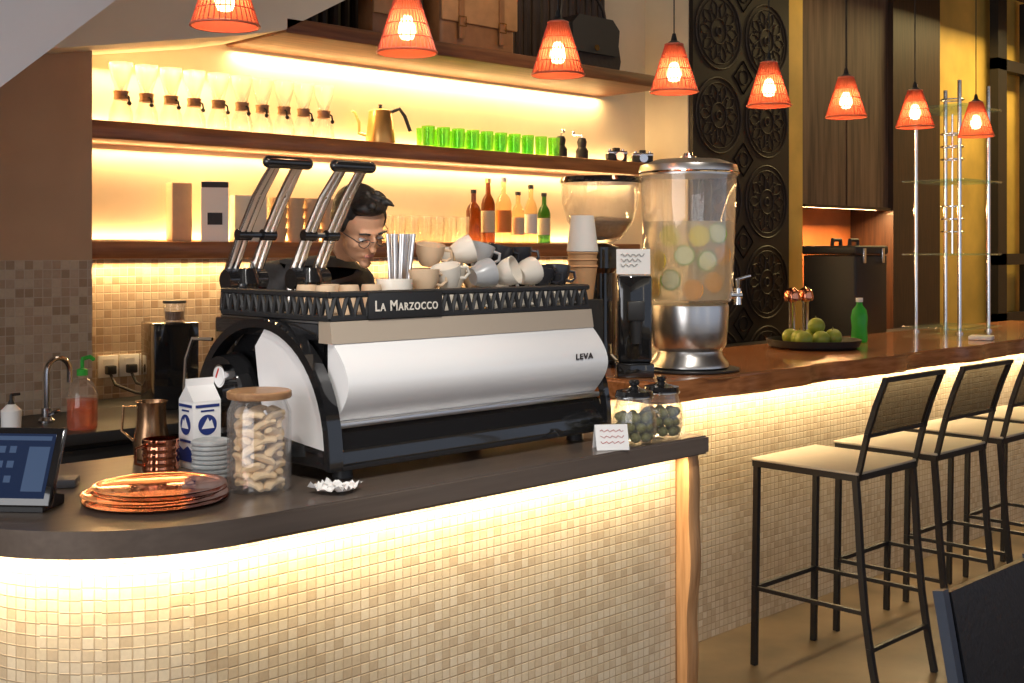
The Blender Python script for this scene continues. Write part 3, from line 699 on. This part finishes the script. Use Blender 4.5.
for i in range(9): pf+=[(.047+.002*(i%2),.004+i*.009),(.047+.002*((i+1)%2),.008+i*.009)]
pf+=[(.048,.09),(.045,.09),(.044,.006),(0,.005)]
P(B().lathe(pf,32),'mug_body',COPPER,cm)
P(B().tube([(-.046,0,.075),(-.072,0,.07),(-.072,0,.03),(-.046,0,.02)],.004,8),'handle',COPPER,cm)
mk=T('milk_carton','white gable top milk carton with blue printed emblem','carton',(1.69,2.985,.901),-.02)
b=B().box(-.042,.042,-.042,.042,0,.185,.002)
b.prism([(-.042,.185),(.042,.185),(.003,.225),(.003,.245),(-.003,.245),(-.003,.225)],'x',-.042,.042)
P(b,'carton_body',PAPER,mk)
def emb(which):
    b=B()
    def q(poly,t=.0006):
        if which: b.prism(poly,'y',-.0432-t,-.0432)
        else: b.prism([(-p[0],p[1]) for p in poly],'x',-.0432-t,-.0432)
    q([(.028*math.cos(2*pi*i/24),.12+.028*math.sin(2*pi*i/24)) for i in range(24)])
    q([(-.036,.02),(.036,.02),(.036,.05),(.012,.062),(-.012,.05),(-.036,.06)])
    q([(-.03,.072),(.03,.072),(.03,.079),(-.03,.079)])
    q([(-.036,.168),(.036,.168),(.036,.176),(-.036,.176)])
    q([(-.02,.156),(.02,.156),(.02,.161),(-.02,.161)])
    P(b,'printed_emblem',BLUE,mk)
    P(B().prism([(-.018,.11),(0,.14),(.006,.128),(.012,.134),(.02,.11)],'y' if which else 'x',-.0446,-.0439),'printed_mountain',PAPER,mk)
emb(0);emb(1)
mp=T('milk_pitcher','dark copper bronze milk pitcher','pitcher',(1.655,3.195,.901),2.4)
PBZ=M('bronze_pitcher',(.38,.22,.12),.25,metal=.9)
P(B().lathe([(0,0),(.045,0),(.05,.006),(.052,.05),(.042,.10),(.040,.15),(.045,.165),(.043,.165),(.038,.148),(.040,.10),(.049,.05),(.047,.008),(0,.006)],28),'pitcher_body',PBZ,mp)
P(B().tube([(.04,0,.15),(.08,0,.15),(.085,0,.08),(.05,0,.05)],.006,8,flat=.6),'handle',PBZ,mp)
tb=T('tablet','black point of sale tablet on an angled stand','tablet',(1.085,2.80,.901),-.85)
P(B().prism([(-.02,0),(.09,0),(.09,.02),(.05,.03),(.055,.15),(.04,.155),(.005,.03),(-.02,.015)],'x',-.1,.1),'stand',BLKM,tb)
P(B().bx((0,.01,.098),(.25,.018,.185),(-.45,0,0),.005),'tablet_body',BLK,tb)
tlt=Matrix.Translation((0,.01,.098))@Matrix.Rotation(-.45,4,'X')
b=B();b.X=tlt;b.box(-.108,.108,-.0102,-.0092,-.076,.076);P(b,'screen',SCREEN,tb)
b=B();b.X=tlt
b.box(-.10,.10,-.0110,-.0104,.060,.070)
for i in range(5):
    for q in range(3): b.box(-.10+i*.026,-.084+i*.026,-.0110,-.0104,.030-q*.035,.046-q*.035)
b.box(.05,.10,-.0110,-.0104,-.06,.045)
P(b,'screen_content',UIW,tb)
S(B().box(-.05,.05,-.035,.035,0,.022,.004),'card_reader',SLATE,'small dark card reader','card reader',(1.29,2.99,.901),(0,0,-.6))
S(B().box(-.085,.085,-.09,.09,0,.325,.006),'water_boiler',BLK,'tall black box shaped boiler on the work counter','boiler',(2.25,4.2,.901),(0,0,-.2))
gj=T('glass_canister','small glass canister with steel lid','jar',(2.27,4.2,1.2265))
P(B().lathe([(0,0),(.04,0),(.042,.07),(.04,.07),(.037,.005),(0,.005)],20),'glass_body',GLASS,gj)
P(B().lathe([(0,.07),(.044,.07),(.044,.08),(0,.08)],20),'lid',BLKM,gj)
P(B().lathe([(0,.006),(.035,.006),(.036,.04),(0,.04)],20),'contents',COFFEE,gj)
S(B().box(-.07,.07,-.08,.08,0,.32,.006),'water_boiler',BLK,'narrow black appliance beside the boiler','boiler',(2.55,4.2,.901),(0,0,-.2))
fa=T('faucet','dark chrome gooseneck faucet','faucet',(1.74,4.12,.901),.3)
P(B().lathe([(0,0),(.028,0),(.028,.008),(.018,.02),(.018,.05),(0,.052)],20),'faucet_base',LEVERM,fa)
P(B().tube([(0,0,.04)]+[(.05-.05*math.cos(t),0,.17+.05*math.sin(t)) for t in [pi*i/12 for i in range(13)]]+[(.10,0,.13)],.010,10),'spout',LEVERM,fa)
P(B().tube([(0,-.02,.03),(0,-.06,.045)],.006,8),'handle',LEVERM,fa)
so=T('soap_bottle','clear pump soap bottle with red orange liquid and green pump','bottle',(1.76,3.88,.901),.2)
P(B().lathe([(0,0),(.045,0),(.05,.01),(.05,.12),(.035,.155),(.015,.17),(.015,.18),(0,.18)],24),'bottle_body',GLASS,so)
P(B().lathe([(0,.004),(.046,.004),(.048,.012),(.048,.10),(0,.10)],24),'liquid_soap',SOAPG,so)
P(B().lathe([(0,.18),(.018,.18),(.018,.20),(.006,.205),(.006,.235),(0,.235)],14).tube([(0,0,.235),(.03,0,.24),(.045,0,.23)],.007,8),'pump',GREENB,so)
so=T('soap_bottle','small white pump bottle','bottle',(1.54,3.92,.901),.2)
P(B().lathe([(0,0),(.03,0),(.032,.08),(.012,.10),(0,.10)],20),'bottle_body',PAPER,so)
P(B().lathe([(0,.10),(.012,.10),(.005,.115),(.005,.13),(0,.13)],12).tube([(0,0,.13),(.03,0,.13)],.005,8),'pump',BLKM,so)
for x in(2.20,2.29,2.38):
    t=T('power_socket','white double power socket on the tiled wall','socket',(x,4.6195,1.03),group='power sockets above the work counter')
    P(B().box(-.042,.042,-.012,0,-.045,.045,.003),'socket_plate',WHT,t)
    P(B().box(-.022,.022,-.014,-.0122,.015,.03),'switch',PAPER,t)
for i,x in enumerate((2.20,2.29)):
    b=B().box(x-.02,x+.02,4.575,4.605,1.00,1.035,.005)
    b.tube([(x,4.59,1.0),(x+.005,4.56,.96),(x+.06+i*.03,4.50,.93),(x+.12,4.45,.915),(x+.22,4.42,.908)],.006,8)
    S(b,'power_plug',BLKM,'black plug with cable','plug',(0,0,0),group='plugs above the work counter')
# ------------------------------------------------------------------ bar objects
S(B().lathe([(0,0),(.19,0),(.205,.01),(.215,.04),(.21,.04),(.2,.014),(0,.008)],44),'fruit_tray',BLKM,'wide shallow black fruit tray','tray',(4.84,3.0,1.051))
f0=None
for i,(dx,dy,dz) in enumerate(((-.13,-.03,0),(-.05,-.07,0),(.035,-.08,0),(.12,-.03,0),(-.07,.03,0),(.02,.02,0),(.10,.07,0),(-.02,.11,0),(-.01,-.02,.055))):
    lc=(4.84+dx,3.0+dy,1.051+.046+dz)
    if f0 is None:
        f0=T('guava','round green guava fruit in the tray','fruit',lc,group='green fruit on the black tray')
        P(B().sph((0,0,0),(.040,.040,.037),20,12),'fruit_body',FRUITG,f0);P(B().cyl((0,0,.033),(.004,0,.045),.003,.002,6),'stem',NUT,f0)
    else: C(f0,lc,i)
gb=T('water_bottle','green plastic bottle with white cap','bottle',(5.30,3.03,1.051))
P(B().lathe([(0,0),(.036,0),(.04,.01),(.036,.07),(.04,.12),(.034,.155),(.015,.18),(.014,.195),(0,.195)],24),'bottle_body',GREENB,gb)
P(B().lathe([(0,.195),(.017,.195),(.017,.215),(0,.215)],16),'cap',PAPER,gb)
S(B().bx((0,0,.012),(.11,.11,.02),(0,0,.3),.004),'paper_napkin',PAPER,'folded white paper napkin','napkin',(5.87,2.68,1.0495))
for i,x in enumerate((5.05,5.17)):
    t=T('beer_tap','chrome tap column with rounded copper top','tap',(x,3.25,1.051),0,'chrome taps behind the fruit tray')
    P(B().lathe([(0,0),(.03,0),(.03,.01),(.016,.02),(.016,.19),(.022,.20)],20),'tap_column',CHROME,t)
    P(B().lathe([(0,.195),(.036,.20),(.040,.22),(.032,.25),(.012,.265),(0,.266)],24),'tap_cap',COPPER,t)
r=T('glass_display_rack','tall chrome rack with glass shelves and hanging rings','rack',(6.2,2.95,1.051))
for x in(0,.35):
    for y in(0,.25):
        P(B().cyl((x,y,0),(x,y,1.36),.011,n=14).lathe([(0,0),(.022,0),(.022,.008),(0,.008)],16,(x,y,0)),'pole',CHROME,r)
for z in(.02,.42,.82,1.22): P(B().box(-.06,.41,-.05,.30,z,z+.010,.002),'glass_shelf',GLASSS,r)
b=B()
for zz in(.55,.62,.69,.95,1.02,1.09,1.28): b.tube([(.175+.06*math.cos(2*pi*i/20),.125+.06*math.sin(2*pi*i/20),zz) for i in range(20)],.004,6,closed=True)
b.cyl((.175,.125,.43),(.175,.125,.81),.005,n=8).cyl((.175,.125,.83),(.175,.125,1.20),.005,n=8)
P(b,'ring_stand',CHROME,r)
bx=T('insulated_carrier','black box shaped insulated drink carrier with latches','carrier',(6.60,3.87,.941),0)
P(B().box(-.19,.19,-.18,.18,0,.53,.015,3),'carrier_body',BLKM,bx)
P(B().box(-.195,.195,-.185,.185,.532,.585,.012,3),'carrier_lid',BLKM,bx)
for x in(-.11,.11):P(B().box(x-.015,x+.015,-.198,-.186,.48,.57,.003),'latch',CHROME,bx)
for x in(-.10,.10):P(B().tube([(x-.05,0,.58),(x-.045,0,.62),(x+.045,0,.62),(x+.05,0,.58)],.012,8),'handle',BLKM,bx)
# ------------------------------------------------------------------ stools
sd=T('bar_stool','black metal bar stool with cream seat and woven back','stool',(3.637,2.087,0),group='bar stools along the bar')
P(B().box(-.005,.425,-.005,.425,.742,.751,.004,3),'seat',SEATM,sd,'thin cream seat')
P(B().box(0,.42,0,.02,.72,.742).box(0,.42,.40,.42,.72,.742).box(0,.02,.02,.40,.72,.742).box(.40,.42,.02,.40,.72,.742),'seat_frame',BLKF,sd)
def sq(pts,h=.012): return B().tube(pts,h*1.414,4)
for x in(.0125,.4075):
    P(sq([(x,.4075,.72),(x,.42,0.001)],.010),'leg',BLKF,sd)
    P(sq([(x,.0125,.72),(x,.003,.60),(x,-.006,.45),(x,-.022,.28),(x,-.046,.12),(x,-.07,.001)],.010),'leg',BLKF,sd)
    P(sq([(x,.0125,.71),(x,-.004,.77),(x,-.018,.83),(x,-.036,.90),(x,-.062,.98),(x,-.100,1.075)],.0085),'back_post',BLKF,sd)
    P(sq([(x,.414,.28),(x,-.022,.28)],.007),'footrest_side',BLKF,sd)
P(sq([(0,.416,.28),(.42,.416,.28)],.008),'footrest',BLKF,sd)
P(sq([(0,-.040,.16),(.42,-.040,.16)],.007),'stretcher',BLKF,sd)
b=B()
n=8;zz=[.875+.19*i/n for i in range(n+1)]
yy=lambda z:-.030-(z-.875)*.28-(z-.875)**2*.45
for i in range(n):
    z0,z1=zz[i],zz[i+1]
    b._f([b._v((.015,yy(z0),z0)),b._v((.405,yy(z0),z0)),b._v((.405,yy(z1),z1)),b._v((.015,yy(z1),z1))])
bmesh.ops.remove_doubles(b.bm,verts=b.bm.verts,dist=.0001)
P(b,'backrest',WOVE,sd,'dark woven mesh backrest')
P(sq([(0,-.099,1.070),(.42,-.099,1.070)],.008).tube([(0,-.031,.877),(.42,-.031,.877)],.009,4),'back_rail',BLKF,sd)
for i in(1,2,3): C(sd,(3.637+.56*i,2.087,0))
dc=T('dining_chair','black leather dining chair with slim frame','chair',(2.42,1.18,0),0)
P(B().box(.0,.45,-.42,.02,.40,.45,.02,3),'seat',NAVY,dc)
b=B().prism([(-.07,.43),(-.03,.43),(.03,.765),(.0,.775)],'x',.02,.45)
P(b,'backrest',NAVY,dc)
SLE=M('slate_edge',(.07,.09,.13),.3)
for x in(0,.45):P(sq([(x,-.055,.40),(x,.014,.78)],.012),'back_post',SLE,dc)
for x in(.015,.435):
    P(sq([(x,-.01,.42),(x,.04,.001)]),'leg',BLKF,dc);P(sq([(x,-.40,.42),(x,-.41,.001)]),'leg',BLKF,dc)
# ------------------------------------------------------------------ person
def bm_eval(o):
    bpy.context.view_layer.update()
    dg=bpy.context.evaluated_depsgraph_get();me=bpy.data.meshes.new_from_object(o.evaluated_get(dg));return me
def skin(verts,edges,rad,root=0,sub=2):
    me=bpy.data.meshes.new('sk');me.from_pydata(verts,edges,[]);o=_obj('sk',me)
    o.modifiers.new('s','SKIN');o.modifiers['s'].use_smooth_shade=True
    for i,r_ in enumerate(rad):
        d_=me.skin_vertices[0].data[i];d_.radius=r_ if isinstance(r_,tuple) else (r_,r_);d_.use_root=(i==root)
    if sub:o.modifiers.new('u','SUBSURF').levels=sub
    r2=bm_eval(o);bpy.data.objects.remove(o);return r2
def fuse(meshes,bmb,vox,smooth=2):
    bm=bmesh.new()
    for me in meshes: bm.from_mesh(me)
    if bmb:
        t=bpy.data.meshes.new('t');bmesh.ops.recalc_face_normals(bmb.bm,faces=bmb.bm.faces);bmb.bm.to_mesh(t);bm.from_mesh(t)
    me=bpy.data.meshes.new('f');bm.to_mesh(me);bm.free();o=_obj('f',me)
    r_=o.modifiers.new('r','REMESH');r_.mode='VOXEL';r_.voxel_size=vox;r_.use_smooth_shade=True
    if smooth:
        s_=o.modifiers.new('s','SMOOTH');s_.factor=.5;s_.iterations=smooth
    me2=bm_eval(o);bpy.data.objects.remove(o)
    bm=bmesh.new();bm.from_mesh(me2);seen=set();best=[]
    for v in bm.verts:
        if v in seen: continue
        st_=[v];seen.add(v);cc=[]
        while st_:
            q=st_.pop();cc.append(q)
            for e in q.link_edges:
                w_=e.other_vert(q)
                if w_ not in seen: seen.add(w_);st_.append(w_)
        if len(cc)>len(best): best=cc
    bs=set(best);bmesh.ops.delete(bm,geom=[v for v in bm.verts if v not in bs],context='VERTS');bm.to_mesh(me2);bm.free()
    return me2
PX,PY=2.345,3.55
pel=Vector((0,0,.98))
chest=Vector((-.01,-.10,1.28));sh=Vector((-.01,-.17,1.39));nk=Vector((-.01,-.25,1.46));hd=Vector((-.01,-.33,1.53))
V=[pel,Vector((0,-.03,1.12)),chest,sh,nk,hd]
E=[(0,1),(1,2),(2,3),(3,4),(4,5)]
RD=[(.15,.11),(.135,.10),(.16,.11),(.12,.09),(.058,.058),(.058,.058)]
def add(p,par,r_): V.append(Vector(p));E.append((par,len(V)-1));RD.append(r_);return len(V)-1
hands=[]
for sgn in(-1,1):
    a=add((sgn*.19-.01,-.16,1.385),3,.062);e_=add((sgn*.27,-.08,1.13),a,.045);w=add((sgn*.15,-.20,1.04),e_,.028)
    p=add((sgn*.13,-.255,1.03),w,.026)
    hands.append((sgn,p))
    h=add((sgn*.10,.0,.90),0,.085);k_=add((sgn*.11,-.02,.50),h,.058);an=add((sgn*.11,.02,.09),k_,.038);f_=add((sgn*.12,-.12,.035),an,.033)
ms=[skin(V,E,RD)]
hb=B()
for sgn,p in hands:
    pc=V[p];hb.sph((pc.x,pc.y-.01,pc.z),(.042,.045,.018),16,10)
    for i in range(4):
        o_=Vector((sgn*(-.030+.020*i),0,0));ln=[.9,1.05,1,.8][i]
        a=pc+o_;q=[a,a+Vector((0,-.05,.0)),a+Vector((0,-.05-.032*ln,-.012)),a+Vector((0,-.05-.046*ln,-.038))]
        ms.append(skin(q,[(0,1),(1,2),(2,3)],[.0105,.010,.0095,.0085],0,1))
    a=pc+Vector((-sgn*.02,.01,0))
    ms.append(skin([a,a+Vector((-sgn*.035,-.02,-.01)),a+Vector((-sgn*.042,-.055,-.02))],[(0,1),(1,2)],[.013,.012,.010],0,1))
HM=Matrix.Translation((.0,-.425,1.575))@Matrix.Rotation(math.radians(-10),4,'Z')@Matrix.Rotation(math.radians(-6),4,'Y')@Matrix.Rotation(math.radians(34),4,'X')@Matrix.Scale(1.03,4)
hb.X=HM
hb.sph((0,.015,.03),(.073,.094,.088),24,16).sph((0,-.02,-.045),(.053,.064,.062),20,12).sph((0,-.035,-.02),(.060,.052,.05),20,12)
hb.sph((0,-.074,-.088),(.020,.017,.017),12,8).sph((0,-.076,.028),(.047,.015,.011),14,8).sph((0,-.092,-.004),(.0085,.014,.028),12,8,(.3,0,0)).sph((0,-.101,-.022),(.0125,.012,.009),12,8)
hb.sph((.036,-.064,-.022),(.017,.013,.014),12,8).sph((-.036,-.064,-.022),(.017,.013,.014),12,8).sph((0,-.081,-.053),(.024,.010,.009),12,8)
for sg in(-1,1): hb.sph((sg*.073,.012,-.008),(.009,.019,.032),12,8,(-.2,0,0))
hb.cyl((0,.02,-.03),(0,.05,-.12),.050,.054,18)
body=fuse(ms,hb,.0055,2);body.materials.clear();body.materials.append(SKIN)
body.shade_smooth()
pr=_obj('person',body,(PX,PY,0));meta(pr,'barista in dark shirt and glasses bending over the coffee machine','person')
def PH(b,name,mat,lab=None):
    return P(b,name,mat,pr,lab)
hb=B();hb.X=HM
hb.sph((0,.028,.045),(.080,.094,.083),24,16).sph((0,-.030,.093),(.058,.050,.028),18,12,(-.35,0,0)).sph((0,.06,.01),(.072,.058,.076),20,12)
for sg in(-1,1): hb.sph((sg*.070,-.010,.028),(.009,.018,.034),10,8)
for i in range(44):
    a=R.uniform(-1,1);bk=R.uniform(0,1)
    x0=a*.052;y0=.06-.10*bk;z0=.115-.03*a*a-.02*max(0,.5-bk)
    hb.tube([(x0,y0,z0-.015),(x0+.004,y0-.018,z0+.006),(x0+.010+a*.006,y0-.034,z0+.014+R.uniform(-.003,.006)),(x0+.018+a*.008,y0-.046,z0+.012+R.uniform(-.004,.006))],[.010,.010,.008,.004],6)
hm=fuse([],hb,.0042,1);hm.materials.clear();hm.materials.append(HAIR);hm.shade_smooth();ho=_obj('hair',hm);ho.parent=pr
for sg in(-1,1):
    b=B();b.X=HM;b.mi=0;b.sph((sg*.031,-.0755,.006),(.011,.009,.0045),12,8);b.mi=1;b.sph((sg*.031,-.0824,.004),(.004,.0025,.0035),8,6)
    PH(b,'eye',[WHT,BLK])
    b=B();b.X=HM;b.tube([(sg*.014,-.090,.030),(sg*.03,-.089,.034),(sg*.048,-.079,.029)],.0032,6)
    PH(b,'eyebrow',HAIR)
b=B();b.X=HM
for sg in(-1,1):
    b.tube([(sg*.031+.019*math.cos(2*pi*i/20),-.100+.006*abs(math.cos(2*pi*i/20)),.004+.015*math.sin(2*pi*i/20)) for i in range(20)],.0013,6,closed=True)
    b.tube([(sg*.050,-.094,.008),(sg*.077,-.04,.010),(sg*.079,.01,.006)],.0015,6)
b.tube([(-.012,-.100,.008),(0,-.104,.010),(.012,-.100,.008)],.0014,6)
PH(b,'glasses',BLKM,'thin dark framed round glasses')
b=B();b.X=HM;b.sph((0,-.0890,-.050),(.018,.005,.003),12,8).sph((0,-.0880,-.056),(.016,.005,.004),12,8)
PH(b,'mouth',LIPS)
V2=[pel+Vector((0,0,-.06)),Vector((0,-.03,1.12)),chest,sh,nk+Vector((0,.02,-.02))];E2=[(0,1),(1,2),(2,3),(3,4)];R2=[(.17,.125),(.155,.12),(.178,.13),(.138,.105),(.075,.072)]
for sgn in(-1,1):
    n_=len(V2);V2+=[Vector((sgn*.19-.01,-.16,1.385)),Vector((sgn*.255,-.105,1.19))];E2+=[(3,n_),(n_,n_+1)];R2+=[.078,.066]
sm=skin(V2,E2,R2);sm.materials.clear();sm.materials.append(SHIRT);so_=_obj('shirt',sm);so_.parent=pr
V3=[pel];E3=[];R3=[(.165,.12)]
for sgn in(-1,1):
    n_=len(V3);V3+=[Vector((sgn*.10,0,.90)),Vector((sgn*.11,-.02,.50)),Vector((sgn*.11,.02,.10))];E3+=[(0,n_),(n_,n_+1),(n_+1,n_+2)];R3+=[.10,.075,.06]
sm=skin(V3,E3,R3);sm.materials.clear();sm.materials.append(PANTS);so_=_obj('trousers',sm);so_.parent=pr
# ------------------------------------------------------------------ lights
area('shelf_strip_down',(3.75,4.59,1.915),3.4,.03,14,WARM,(math.radians(-12),0,0))
area('shelf_strip_up',(3.75,4.60,2.002),3.4,.02,8,WARM,(pi,0,0))
area('lower_strip_down',(3.65,4.58,1.455),3.2,.03,20,WARM,(math.radians(-10),0,0))
area('lower_strip_up',(3.65,4.60,1.54),3.2,.02,9,WARM,(pi,0,0))
area('top_strip_down',(3.97,4.585,2.378),2.4,.012,21,WARM,(math.radians(-8),0,0))
area('soffit_strip',(2.4,4.55,2.25),.7,.03,5,WARM,(math.radians(-14),0,0))
CW=(1,.76,.42)
area('counter_strip',(2.27,2.39,.833),1.62,.03,11,CW,(math.radians(-8),0,0))
for a0 in(258,234,210,190):
    a=math.radians(a0);area('counter_corner_strip',(1.45+.46*math.cos(a),2.85+.46*math.sin(a),.833),.19,.03,1.4,CW,(0,0,a+pi/2))
area('bar_strip',(5.3,2.74,.968),4.2,.04,29,CW,(math.radians(6),0,0))
area('niche_light',(7.3,4.35,1.77),1.0,.08,34,(1,.5,.2),(math.radians(-20),0,0))
area('gold_wall_wash',(9.3,3.7,3.5),1.6,.3,80,(1,.75,.32),(math.radians(-25),0,0))
area('gold_strip_wash',(6.8,3.9,3.5),.5,.2,6,(1,.75,.35),(math.radians(-30),0,0))
spot('bag_fill_spot',(3.0,2.2,3.5),(4.1,4.3,2.7),75,(1,.8,.55),28)  # added fill so the leather bags read, no real fixture
area('bar_fill_area',(5.0,3.2,3.55),3.5,.3,10,(1,.75,.5))  # added overhead fill along the bar, stands for no fitting
spot('machine_fill_spot',(1.2,.7,3.45),(2.4,2.6,1.1),230,(1,.96,.9),34)  # invented key light that brightens the machine's white rear panel
spot('counter_fill_spot',(.4,1.4,3.45),(1.6,2.8,.95),100,(1,.96,.9),40)  # extra fill for the left countertop, no lamp exists there
spot('barista_fill_spot',(1.7,1.5,2.9),(2.34,3.12,1.55),48,(1,.82,.6),20)  # added to lift the barista's face, not an actual lamp
spot('dispenser_fill_spot',(2.6,1.2,3.5),(3.5,2.8,1.4),130,(1,.92,.8),22)  # made-up light to brighten the dispenser and its slices
area('daylight_window',(1.5,-2.9,1.9),6,2.4,145,(1,.96,.92),(pi/2,0,pi))
area('daylight_window_side',(-2.9,1.0,1.9),4,2.4,115,(.97,.97,1),(pi/2,0,pi*1.5))
w=bpy.data.worlds.new('world');scn.world=w;w.use_nodes=True
w.node_tree.nodes['Background'].inputs[0].default_value=(.7,.8,1,1);w.node_tree.nodes['Background'].inputs[1].default_value=.6
